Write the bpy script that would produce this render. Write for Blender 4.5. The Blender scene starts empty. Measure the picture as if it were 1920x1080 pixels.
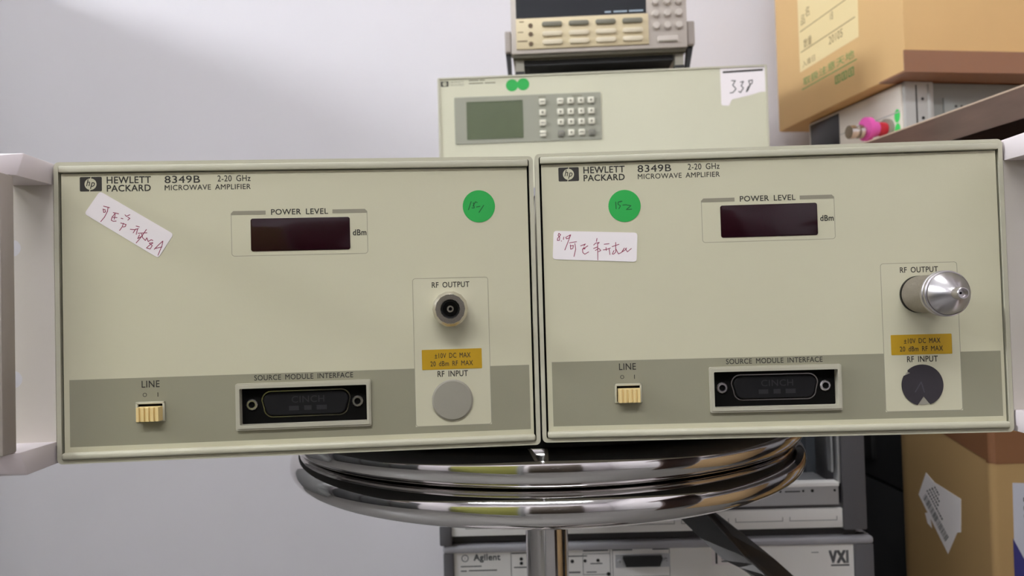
import bpy, bmesh, math, random
from mathutils import Vector, Matrix
random.seed(7)
SC = bpy.context.scene
COL = SC.collection

# ------------------------------------------------------------------ camera
def cam_basis(pitch, roll):
    cp, sp = math.cos(pitch), math.sin(pitch)
    f = Vector((0, cp, sp)); r = Vector((1, 0, 0)); u = Vector((0, -sp, cp))
    c, s = math.cos(roll), math.sin(roll)
    return c*r + s*u, -s*r + c*u, f
CAM_Z = 0.585
cd = bpy.data.cameras.new('camera')
cam = bpy.data.objects.new('camera', cd); COL.objects.link(cam)
_r, _u, _f = cam_basis(0.02318, -0.02757)
cam.matrix_world = Matrix(((_r.x, _u.x, -_f.x, 0), (_r.y, _u.y, -_f.y, 0), (_r.z, _u.z, -_f.z, CAM_Z), (0, 0, 0, 1)))
cd.sensor_width = 36; cd.lens = 36*1380/1920
cd.clip_start = 0.01
cd.dof.use_dof = True; cd.dof.focus_distance = 0.335; cd.dof.aperture_fstop = 17
SC.camera = cam

# ------------------------------------------------------------------ world, lamps, exposure
SC.view_settings.view_transform = 'Standard'
SC.view_settings.look = 'None'
SC.view_settings.exposure = 0.09
SC.view_settings.gamma = 1.0
SC.view_settings.use_curve_mapping = False
w = bpy.data.worlds.new('world'); SC.world = w; w.use_nodes = True
w.node_tree.nodes['Background'].inputs[0].default_value = (0.8, 0.85, 1, 1)
w.node_tree.nodes['Background'].inputs[1].default_value = 0.15
# ceiling luminaires: (x, y, z, length along x, width along y, strength)
LAMPS = [(-0.15, 0.55, 2.50, 0.60, 0.30, 18.0, 'white ceiling light panel nearer the back wall'),
         (-0.45, -1.45, 2.60, 2.20, 0.30, 33.0, 'white ceiling light panel farther from the back wall')]

# daylit window in the left wall: y range, z range, strength
WINDOW = (-0.36, 0.34, 1.56, 1.93, 124.0)

# ------------------------------------------------------------------ materials
def srgb(r, g, b):
    def f(c):
        c /= 255
        return c/12.92 if c <= .04045 else ((c+.055)/1.055)**2.4
    return (f(r), f(g), f(b), 1)
MATS = {}
def mat(name, rgb, rough=.5, metal=0, spec=.5, noise=0, nscale=40, bump=0, bscale=200, coat=0, stretch=None, emit=0):
    if name in MATS: return MATS[name]
    m = bpy.data.materials.new(name); m.use_nodes = True; MATS[name] = m
    nt = m.node_tree; b = nt.nodes['Principled BSDF']
    c = srgb(*rgb)
    b.inputs['Base Color'].default_value = c
    b.inputs['Roughness'].default_value = rough
    b.inputs['Metallic'].default_value = metal
    b.inputs['Specular IOR Level'].default_value = spec
    b.inputs['Coat Weight'].default_value = coat
    if emit:
        b.inputs['Emission Color'].default_value = c; b.inputs['Emission Strength'].default_value = emit
    tc = None
    if noise or bump:
        tc = nt.nodes.new('ShaderNodeTexCoord')
        mp = nt.nodes.new('ShaderNodeMapping'); nt.links.new(tc.outputs['Object'], mp.inputs[0])
        if stretch: mp.inputs['Scale'].default_value = stretch
    if noise:
        n = nt.nodes.new('ShaderNodeTexNoise'); n.inputs['Scale'].default_value = nscale; n.inputs['Detail'].default_value = 4
        nt.links.new(mp.outputs[0], n.inputs['Vector'])
        rp = nt.nodes.new('ShaderNodeValToRGB')
        rp.color_ramp.elements[0].position = .3; rp.color_ramp.elements[1].position = .7
        rp.color_ramp.elements[0].color = tuple(x*(1-noise) for x in c[:3])+(1,)
        rp.color_ramp.elements[1].color = tuple(min(1, x*(1+noise)) for x in c[:3])+(1,)
        nt.links.new(n.outputs['Fac'], rp.inputs[0]); nt.links.new(rp.outputs[0], b.inputs['Base Color'])
    if bump:
        n2 = nt.nodes.new('ShaderNodeTexNoise'); n2.inputs['Scale'].default_value = bscale; n2.inputs['Detail'].default_value = 3
        nt.links.new(mp.outputs[0], n2.inputs['Vector'])
        bp = nt.nodes.new('ShaderNodeBump'); bp.inputs['Strength'].default_value = bump; bp.inputs['Distance'].default_value = .001
        nt.links.new(n2.outputs['Fac'], bp.inputs['Height']); nt.links.new(bp.outputs[0], b.inputs['Normal'])
    return m

# ------------------------------------------------------------------ mesh builder (coordinates in mm of the thing's own frame)
class MB:
    def __init__(s, *mats, scale=.001):
        s.bm = bmesh.new(); s.mats = list(mats); s.sc = scale
    def _tag(s, faces, mi):
        for f in faces: f.material_index = mi
    def box(s, x0, x1, y0, y1, z0, z1, mi=0, bev=0, seg=2):
        r = bmesh.ops.create_cube(s.bm, size=1)
        vs = r['verts']
        for v in vs:
            v.co = Vector((x0+(v.co.x+.5)*(x1-x0), y0+(v.co.y+.5)*(y1-y0), z0+(v.co.z+.5)*(z1-z0)))
        fs = set(f for v in vs for f in v.link_faces)
        s._tag(fs, mi)
        if bev:
            es = list(set(e for v in vs for e in v.link_edges))
            r = bmesh.ops.bevel(s.bm, geom=es, offset=bev, segments=seg, affect='EDGES', profile=.5, clamp_overlap=True)
            s._tag(r['faces'], mi)
        return s
    def prism(s, pts, y0, y1, mi=0, axis='Y', bev=0):
        """pts: polygon (a,b); axis Y: a=x,b=z ; X: a=y,b=z ; Z: a=x,b=y"""
        def P(a, b, t):
            return {'Y': (a, t, b), 'X': (t, a, b), 'Z': (a, b, t)}[axis]
        A = [s.bm.verts.new(P(a, b, y0)) for a, b in pts]
        B = [s.bm.verts.new(P(a, b, y1)) for a, b in pts]
        n = len(pts); fs = []
        fs.append(s.bm.faces.new(A)); fs.append(s.bm.faces.new(B[::-1]))
        for i in range(n):
            fs.append(s.bm.faces.new((A[i], B[i], B[(i+1) % n], A[(i+1) % n])))
        s._tag(fs, mi)
        bmesh.ops.recalc_face_normals(s.bm, faces=fs)
        if bev:
            es = list(set(e for f in fs[:2] for e in f.edges))
            r = bmesh.ops.bevel(s.bm, geom=es, offset=bev, segments=2, affect='EDGES', profile=.5, clamp_overlap=True)
            s._tag(r['faces'], mi)
        return s
    def ring(s, outer, inner, y0, y1, mi=0):
        """frame between two loops of equal length, extruded along y"""
        n = len(outer)
        L = [[s.bm.verts.new((a, y, b)) for a, b in lp] for lp in (outer, inner) for y in (y0, y1)]
        fs = []
        for i in range(n):
            j = (i+1) % n
            fs += [s.bm.faces.new((L[0][i], L[0][j], L[2][j], L[2][i])), s.bm.faces.new((L[1][i], L[1][j], L[3][j], L[3][i])),
                   s.bm.faces.new((L[0][i], L[0][j], L[1][j], L[1][i])), s.bm.faces.new((L[2][i], L[2][j], L[3][j], L[3][i]))]
        s._tag(fs, mi)
        bmesh.ops.recalc_face_normals(s.bm, faces=fs)
        return s
    def lathe(s, prof, org, axis, n=48, mi=0, mis=None, close=False):
        """prof: (radius, height) along the axis"""
        ax = Vector(axis).normalized()
        t = Vector((0, 0, 1)) if abs(ax.z) < .9 else Vector((1, 0, 0))
        e1 = ax.cross(t).normalized(); e2 = ax.cross(e1)
        org = Vector(org); rows = []
        for r, h in prof:
            if r < 1e-6: rows.append([s.bm.verts.new(org+ax*h)])
            else: rows.append([s.bm.verts.new(org+ax*h+(e1*math.cos(2*math.pi*k/n)+e2*math.sin(2*math.pi*k/n))*r) for k in range(n)])
        pairs = list(zip(rows, rows[1:]))
        if close: pairs.append((rows[-1], rows[0]))
        allf = []
        for q, (a, b) in enumerate(pairs):
            fs = []
            for k in range(n):
                l = (k+1) % n
                if len(a) == 1 and len(b) == 1: continue
                if len(a) == 1: fs.append(s.bm.faces.new((a[0], b[k], b[l])))
                elif len(b) == 1: fs.append(s.bm.faces.new((a[k], a[l], b[0])))
                else: fs.append(s.bm.faces.new((a[k], a[l], b[l], b[k])))
            s._tag(fs, mis[q] if mis else mi); allf += fs
        bmesh.ops.recalc_face_normals(s.bm, faces=allf)
        return s
    def stroke(s, pts, wd, y, mi=0, th=.12, seg=6):
        """a pen line of width wd on the plane y (towards -y by th)"""
        for i in range(len(pts)-1):
            a = Vector(pts[i]); b = Vector(pts[i+1]); d = b-a
            if d.length < 1e-6: continue
            nrm = Vector((-d.y, d.x)).normalized()*wd/2
            q = [a+nrm, b+nrm, b-nrm, a-nrm]
            f = s.bm.faces.new([s.bm.verts.new((p.x, y-th-.002*i, p.y)) for p in q]); f.material_index = mi
            if f.normal.y > 0 or (f.normal_update() or f.normal.y > 0): f.normal_flip()
        for i, p in enumerate(pts):
            f = s.bm.faces.new([s.bm.verts.new((p[0]+wd/2*math.cos(2*math.pi*k/seg), y-th-.001-.002*i, p[1]+wd/2*math.sin(2*math.pi*k/seg))) for k in range(seg)])
            f.material_index = mi; f.normal_update()
            if f.normal.y > 0: f.normal_flip()
        return s
    def text(s, txt, x0, x1, z0, z1, y, mi=0, bold=0, th=.05, shear=0, fn=None):
        """lettering fitted to the box x0..x1, z0..z1 on plane y, facing -y (or placed by fn)"""
        cu = bpy.data.curves.new('t', 'FONT'); cu.body = txt; cu.size = 1; cu.resolution_u = 3; cu.shear = shear; cu.space_word = 1.7; cu.space_character = 1.06
        o = bpy.data.objects.new('t', cu); COL.objects.link(o)
        bpy.context.view_layer.update()
        me = bpy.data.meshes.new_from_object(o.evaluated_get(bpy.context.evaluated_depsgraph_get()))
        bpy.data.objects.remove(o); bpy.data.curves.remove(cu)
        if len(me.vertices) == 0: return s
        xs = [v.co.x for v in me.vertices]; ys = [v.co.y for v in me.vertices]
        ax, bx, ay, by = min(xs), max(xs), min(ys), max(ys)
        # heavier strokes: the same letters printed again a hair to the side
        e = bold*(z1-z0)
        for q, (dx, dz) in enumerate(((0, 0),) if not bold else ((-e, -e), (e, -e), (e, e), (-e, e))):
            vm = []
            for v in me.vertices:
                a = x0+e+(v.co.x-ax)/(bx-ax)*(x1-x0-2*e)+dx; b = z0+e+(v.co.y-ay)/(by-ay)*(z1-z0-2*e)+dz
                vm.append(s.bm.verts.new(fn(a, b) if fn else (a, y-th-.003*q, b)))
            for p in me.polygons:
                try:
                    f = s.bm.faces.new([vm[i] for i in p.vertices]); f.material_index = mi
                except ValueError: pass
        bpy.data.meshes.remove(me)
        return s
    def build(s, name, parent=None, smooth=35, label=None, mods=None):
        me = bpy.data.meshes.new(name)
        bmesh.ops.scale(s.bm, vec=(s.sc,)*3, verts=s.bm.verts)
        s.bm.to_mesh(me); s.bm.free()
        for m in s.mats: me.materials.append(m)
        if smooth:
            me.shade_smooth(); me.set_sharp_from_angle(angle=math.radians(smooth))
        o = bpy.data.objects.new(name, me); COL.objects.link(o)
        if parent: o.parent = parent
        if label: o['label'] = label
        return o

def rrect(x0, x1, z0, z1, r, n=5):
    P = []
    for cx, cz, a0 in ((x1-r, z1-r, 0), (x0+r, z1-r, 90), (x0+r, z0+r, 180), (x1-r, z0+r, 270)):
        for k in range(n+1):
            a = math.radians(a0+90*k/n); P.append((cx+r*math.cos(a), cz+r*math.sin(a)))
    return P
def rect(x0, x1, z0, z1): return [(x1, z1), (x0, z1), (x0, z0), (x1, z0)]
def disc(cx, cz, r, n=40): return [(cx+r*math.cos(2*math.pi*k/n), cz+r*math.sin(2*math.pi*k/n)) for k in range(n)]
def thing(name, label, cat, loc=(0, 0, 0), rz=0, group=None):
    o = bpy.data.objects.new(name, None); COL.objects.link(o); o.empty_display_size = .02
    o.location = loc; o.rotation_euler = (0, 0, rz)
    o['label'] = label; o['category'] = cat
    if group: o['group'] = group
    return o
def structure(o, label, cat):
    o['kind'] = 'structure'; o['label'] = label; o['category'] = cat
    return o

# ------------------------------------------------------------------ room shell
M_WALL = mat('white_wall_paint', (214, 210, 213), .85, spec=.2, noise=.015, nscale=3, bump=.05, bscale=150)
M_FLOOR = mat('grey_floor_tile', (108, 106, 103), .45, noise=.06, nscale=6)
M_CEIL = mat('white_ceiling_paint', (225, 225, 225), .9, spec=.2)
X0, X1, Y0, Y1, ZC = -2.3, 1.35, -2.6, 1.42, 2.7
def slab(name, label, cat, a, m):
    b = MB(m, scale=1); b.box(*a); structure(b.build(name, smooth=0), label, cat)
slab('floor', 'grey floor of the lab room', 'floor', (X0-.1, X1+.1, Y0-.1, Y1+.1, -.1, 0), M_FLOOR)
slab('ceiling', 'white ceiling of the lab room', 'ceiling', (X0-.1, X1+.1, Y0-.1, Y1+.1, ZC, ZC+.1), M_CEIL)
slab('wall_back', 'plain white wall behind the stacked instruments', 'wall', (X0-.1, X1+.1, Y1, Y1+.1, 0, ZC), M_WALL)
wy0, wy1, wz0, wz1, wst = WINDOW
b = MB(M_WALL, scale=1)
b.box(X0-.1, X0, Y0, wy0, 0, ZC); b.box(X0-.1, X0, wy1, Y1, 0, ZC); b.box(X0-.1, X0, wy0, wy1, 0, wz0); b.box(X0-.1, X0, wy0, wy1, wz1, ZC)
structure(b.build('wall_left', smooth=0), 'white wall with a window on the left side of the room', 'wall')
M_WIN = mat('white_window_frame', (230, 230, 230), .5)
b = MB(M_WIN, scale=1)
for a in ((wy0, wy0+.05, wz0, wz1), (wy1-.05, wy1, wz0, wz1), (wy0, wy1, wz0, wz0+.05), (wy0, wy1, wz1-.05, wz1), ((wy0+wy1)/2-.025, (wy0+wy1)/2+.025, wz0, wz1)):
    b.box(X0-.08, X0-.02, *a)
wo = structure(b.build('window_1', smooth=0), 'bright daylit window in the left wall', 'window')
b = MB(mat('daylit_window_pane', (244, 249, 255), .3, emit=wst), scale=1); b.box(X0-.09, X0-.075, wy0+.01, wy1-.01, wz0+.01, wz1-.01); b.build('pane', wo, smooth=0)
slab('wall_right', 'white wall on the right side of the room', 'wall', (X1, X1+.1, Y0, Y1, 0, ZC), M_WALL)
slab('wall_front', 'white wall behind the photographer', 'wall', (X0-.1, X1+.1, Y0-.1, Y0, 0, ZC), M_WALL)

M_LAMP = mat('lamp_housing_white', (235, 235, 235), .5)
for i, (x, y, z, lx, ly, st, lb) in enumerate(LAMPS):
    t = thing('ceiling_light', lb, 'ceiling light', (x, y, ZC), 0, 'ceiling lights')
    b = MB(M_LAMP, scale=1); d = z-ZC
    b.ring(rect(-lx/2-.03, lx/2+.03, -ly/2-.03, ly/2+.03), rect(-lx/2, lx/2, -ly/2, ly/2), d-.01, -.0)
    # ring() extrudes along y: swing it so the frame hangs from the ceiling
    for v in b.bm.verts: v.co = Vector((v.co.x, v.co.z, v.co.y))
    b.box(-lx/2-.03, lx/2+.03, -ly/2-.03, ly/2+.03, -.02, 0)
    b.build('housing', t)
    e = MB(mat('lamp_diffuser_%d' % i, (247, 249, 252), .6, emit=st), scale=1)
    e.box(-lx/2, lx/2, -ly/2, ly/2, d, d+.012); e.build('diffuser', t)


# ------------------------------------------------------------------ unseen furniture added to shadow the wall and fill the chrome reflections
M_CABM = mat('grey_cabinet_steel', (150, 152, 152), .5)
cb = thing('shadow_cabinet', 'unseen grey cabinet added at the left to shadow the white wall', 'cabinet', (-1.42, 1.11, 0))  # out of view; placed and sized so its shadow crosses the back wall
b = MB(M_CABM, scale=1); b.box(-.36, .36, -.31, .30, 0.02, 1.28, bev=.004); b.box(-.34, .34, -.29, .28, 0, .03); b.build('body', cb)
for k in range(4):
    b = MB(M_CABM, scale=1); b.box(-.34, .34, -.33, -.311, .06+.3*k, .34+.3*k, bev=.003); d = b.build('drawer', cb)
    b = MB(mat('drawer_pull_metal', (190, 190, 190), .3, metal=1), scale=1); b.box(-.07, .07, -.35, -.331, .19+.3*k, .21+.3*k, bev=.003); b.build('pull', d)
M_SCREEN = mat('olive_green_fabric', (150, 150, 76), .9, noise=.1, nscale=60)
scn = thing('reflection_screen', 'unseen olive green screen added behind the photographer for chrome reflections', 'screen', (-.78, -.95, 0), math.radians(24))  # out of view; added as the green mirrored in the chrome bands
b = MB(M_SCREEN, scale=1); b.box(-.60, .60, -.02, .02, .10, 1.05, bev=.01); b.build('panel', scn)
for sx_ in (-1, 1):
    b = MB(M_CABM, scale=1); b.box(min(.6*sx_, .63*sx_), max(.6*sx_, .63*sx_), -.025, .025, 0, 1.08); b.build('post', scn)
    b = MB(M_CABM, scale=1); b.box(min(.6*sx_, .63*sx_), max(.6*sx_, .63*sx_), -.2, .2, 0, .03); b.build('foot', scn)
M_CUP = mat('dark_brown_cupboard_wood', (70, 62, 54), .5, noise=.15, nscale=8)
cu = thing('cupboard', 'unseen dark brown cupboard added behind the photographer to darken chrome reflections', 'cupboard', (.10, -2.2, 0))  # out of view; added as a dark patch for the chrome to mirror
b = MB(M_CUP, scale=1); b.box(-.45, .45, -.3, .25, 0, 1.7, bev=.004); b.build('body', cu)
for sx_ in (-1, 1):
    b = MB(M_CUP, scale=1); b.box(min(.005*sx_, .44*sx_), max(.005*sx_, .44*sx_), .251, .27, .06, 1.66, bev=.003); d = b.build('door', cu)
    b = MB(mat('drawer_pull_metal', (190, 190, 190), .3, metal=1), scale=1); b.box(min(.03*sx_, .045*sx_), max(.03*sx_, .045*sx_), .271, .29, .85, 1.0); b.build('pull', d)
rk = thing('reflection_rack', 'unseen black rack added along the left wall to darken chrome reflections', 'rack', (-2.0, .0, 0))  # out of view; added to darken the left end of the chrome
M_RK = mat('black_rack_paint', (34, 34, 36), .5)
b = MB(M_RK, scale=1); b.box(-.25, .22, -.9, .7, 0, 1.15, bev=.004); b.build('body', rk)
for k in range(3):
    b = MB(mat('dark_grey_rack_panel', (70, 72, 74), .45), scale=1); b.box(.221, .235, -.85+.52*k, -.37+.52*k, .1, 1.1, bev=.003); b.build('panel', rk)
M_CARD3 = mat('plain_brown_cardboard', (158, 130, 92), .75, noise=.05, nscale=5)
M_TAPE3 = mat('clear_brown_tape', (160, 112, 72), .3)
for (x, y, sx_, sy_, h_, lb) in ((.86, .28, .40, .42, .44, 'unseen brown carton added under the near end of the desk for chrome reflections'),):  # added out of view as brown for the chrome to mirror
    k_ = thing('cardboard_carton', lb, 'carton', (x, y, 0))
    b = MB(M_CARD3, scale=1); b.box(-sx_/2, sx_/2, -sy_/2, sy_/2, 0, h_, bev=.004); b.build('box_body', k_)
    b = MB(M_TAPE3, scale=1); b.box(-.03, .03, -sy_/2-.0006, sy_/2+.0006, h_-.08, h_+.0006); b.build('packing_tape', k_)

# ------------------------------------------------------------------ the two amplifiers
M_PAINT = mat('beige_grey_frame_paint', (184, 180, 159), .45, noise=.02, nscale=30)
M_PANEL = mat('beige_panel_paint', (195, 190, 163), .5, noise=.02, nscale=12, bump=.03, bscale=900)
M_BAND = mat('taupe_panel_paint', (142, 138, 117), .5, noise=.02, nscale=14, bump=.03, bscale=900)
M_RFBOX = mat('pale_panel_paint', (196, 191, 165), .5, noise=.015, nscale=14)
M_CAB = mat('beige_cabinet_paint', (170, 165, 150), .55)
M_INK = mat('black_silkscreen', (40, 36, 30), .6)
M_GREYINK = mat('grey_silkscreen', (138, 132, 114), .6)
M_LINE = mat('grey_outline_ink', (150, 145, 126), .6)
M_BLACK = mat('black_plastic', (18, 17, 18), .35)
M_MATBLACK = mat('matt_black_plastic', (24, 23, 23), .6)
M_GAP = mat('gap_shadow_black', (12, 11, 10), .9, spec=.1)  # near-black stands for the shade in gaps and holes
M_DISP = mat('dark_red_display_filter', (34, 8, 16), .12, spec=.35)
M_NICKEL = mat('nickel_plated_brass', (212, 206, 198), .27, metal=1, noise=.05, nscale=200)
M_STEEL = mat('brushed_steel', (200, 195, 196), .28, metal=1, noise=.06, nscale=90)
M_DARKSTEEL = mat('knurled_steel', (172, 164, 156), .34, metal=1, bump=.9, bscale=1800)
M_IVORY = mat('ivory_switch_plastic', (224, 198, 138), .45)
M_YELLOW = mat('ochre_warning_label', (180, 141, 12), .5, noise=.03, nscale=60)
M_GREEN = mat('green_sticker_paper', (28, 160, 66), .6, noise=.04, nscale=80)
M_WHITEPAPER = mat('white_sticker_paper', (232, 224, 224), .65)
M_REDINK = mat('maroon_pen_ink', (140, 40, 72), .7)
M_DOTINK = mat('dark_green_pen_ink', (10, 92, 40), .7)
M_GREYPLUG = mat('grey_rubber_plug', (146, 141, 128), .55)
M_DARKPLUG = mat('dark_purple_grey_disc', (46, 41, 46), .6, noise=.08, nscale=120)
M_HANDLE = mat('white_handle_paint', (222, 212, 214), .45)
M_EAR = mat('pale_grey_bracket_paint', (205, 197, 188), .5)
M_GRIP = mat('grey_grip_paint', (158, 148, 140), .5)
M_WASHER = mat('dark_washer', (30, 28, 26), .4, metal=.6)
W, H = 212.3, 132.6
INK_LEFT= [[(20.9, 112.9), (23.5, 112.2)], [(20.7, 111.7), (20.9, 110.1), (21.7, 110.3), (21.5, 111.4), (20.7, 111.4)], [(22.8, 112.3), (22.5, 110.5), (21.2, 108.0), (19.6, 106.1)], [(25.0, 110.0), (27.3, 109.4)], [(25.8, 109.6), (24.4, 107.9), (24.1, 106.6), (25.0, 106.1), (26.2, 106.2)], [(24.8, 107.9), (26.6, 107.7)], [(25.8, 109.2), (25.4, 107.0)], [(28.3, 107.4), (29.1, 107.2)], [(30.0, 108.9), (30.6, 108.2), (32.1, 108.9)], [(31.2, 107.8), (32.1, 107.3), (31.2, 106.5)], [(28.1, 105.3), (30.4, 104.6), (30.1, 103.7), (29.1, 103.5)], [(29.3, 105.2), (28.7, 103.5), (27.6, 102.0)], [(34.7, 103.8), (36.1, 103.4)], [(32.2, 102.4), (34.1, 102.2), (35.7, 102.7)], [(34.5, 102.5), (33.4, 100.8)], [(35.3, 102.5), (34.7, 100.1)], [(35.5, 100.6), (39.3, 100.7)], [(39.1, 102.2), (36.9, 99.0), (34.6, 96.3)], [(36.1, 99.9), (35.3, 98.2), (37.4, 99.4)], [(37.0, 100.3), (37.4, 98.6), (38.6, 97.3), (39.2, 98.5)], [(39.2, 98.5), (39.8, 96.8), (41.1, 97.6), (41.8, 97.2)], [(41.7, 96.3), (40.2, 96.1), (41.5, 95.0), (40.6, 93.5), (39.0, 94.0), (40.2, 95.1), (41.8, 96.1)], [(42.3, 93.3), (44.4, 95.4), (46.1, 96.9), (45.7, 94.9), (43.9, 90.6)], [(42.9, 93.7), (45.7, 94.3)]]
INK_RIGHT= [[(10.2, 95.7), (9.8, 94.7), (10.5, 94.0), (10.3, 92.4), (9.4, 92.4), (9.5, 93.3), (11.0, 95.0), (10.2, 95.7)], [(11.2, 92.2), (11.3, 92.0)], [(12.4, 93.9), (12.2, 92.8)], [(13.3, 93.7), (15.4, 94.8), (14.9, 93.4), (13.6, 93.0), (13.3, 93.7)], [(15.6, 94.8), (13.9, 90.7), (12.7, 87.9)], [(14.9, 91.1), (18.2, 91.6)], [(15.3, 90.2), (15.4, 88.2), (16.4, 88.5), (16.7, 89.9), (15.5, 89.7)], [(17.4, 90.8), (17.7, 88.2), (16.8, 84.8)], [(20.0, 89.6), (22.2, 90.4), (21.5, 89.5)], [(21.5, 88.8), (21.0, 88.1), (23.3, 89.5)], [(20.8, 88.1), (20.9, 86.5), (21.8, 85.7), (23.6, 86.7)], [(21.5, 88.1), (22.1, 88.3)], [(27.6, 92.8), (27.3, 91.4)], [(26.0, 89.8), (27.0, 90.7), (28.6, 90.9), (27.7, 90.2)], [(27.8, 90.2), (27.7, 82.9)], [(25.9, 88.2), (27.7, 88.9)], [(26.7, 87.3), (28.3, 88.2), (29.2, 87.2), (28.1, 86.7)], [(30.8, 90.0), (33.1, 90.2)], [(30.3, 87.4), (31.8, 87.6), (33.6, 88.2)], [(31.6, 88.5), (31.7, 87.1)], [(33.0, 88.0), (33.3, 85.2)], [(34.4, 88.8), (37.6, 89.8)], [(36.1, 90.7), (36.0, 86.3), (35.1, 85.4), (34.6, 85.4)], [(35.2, 87.0), (34.4, 85.4)], [(36.1, 87.7), (37.2, 85.4), (38.6, 86.0)], [(38.6, 86.0), (40.0, 88.0), (38.8, 86.2), (40.4, 87.1), (41.0, 88.0)], [(40.5, 87.8), (41.3, 86.2), (43.2, 87.7)]]
INK_DOT_LEFT= [[(182.1, 108.4), (183.4, 112.1)], [(184.2, 110.0), (185.4, 112.0), (186.2, 111.6)], [(184.4, 111.6), (184.8, 109.2), (183.7, 109.2)], [(185.8, 109.6), (187.4, 109.9)], [(189.1, 110.3), (186.9, 107.1)]]
INK_DOT_RIGHT= [[(36.7, 109.3), (36.8, 106.2)], [(39.2, 109.6), (37.9, 109.3), (37.7, 108.3), (38.8, 107.5), (38.1, 106.2)], [(38.6, 109.3), (39.6, 109.6)], [(39.9, 107.8), (41.6, 107.9)], [(41.6, 107.8), (43.6, 107.4), (41.5, 105.7), (43.9, 105.8)]]
INK_NUMBER= [[(380.4, 158.3), (385.1, 158.1), (381.7, 152.5), (385.7, 147.5), (381.8, 142.9), (378.0, 142.4)], [(391.6, 155.9), (395.4, 156.7), (392.4, 151.1), (395.1, 148.1), (391.2, 142.5), (389.0, 143.9)], [(406.8, 158.1), (402.1, 157.4), (403.7, 151.6), (400.7, 145.0), (398.7, 143.1), (400.8, 148.8), (406.3, 154.3), (406.8, 158.1)]]


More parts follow.
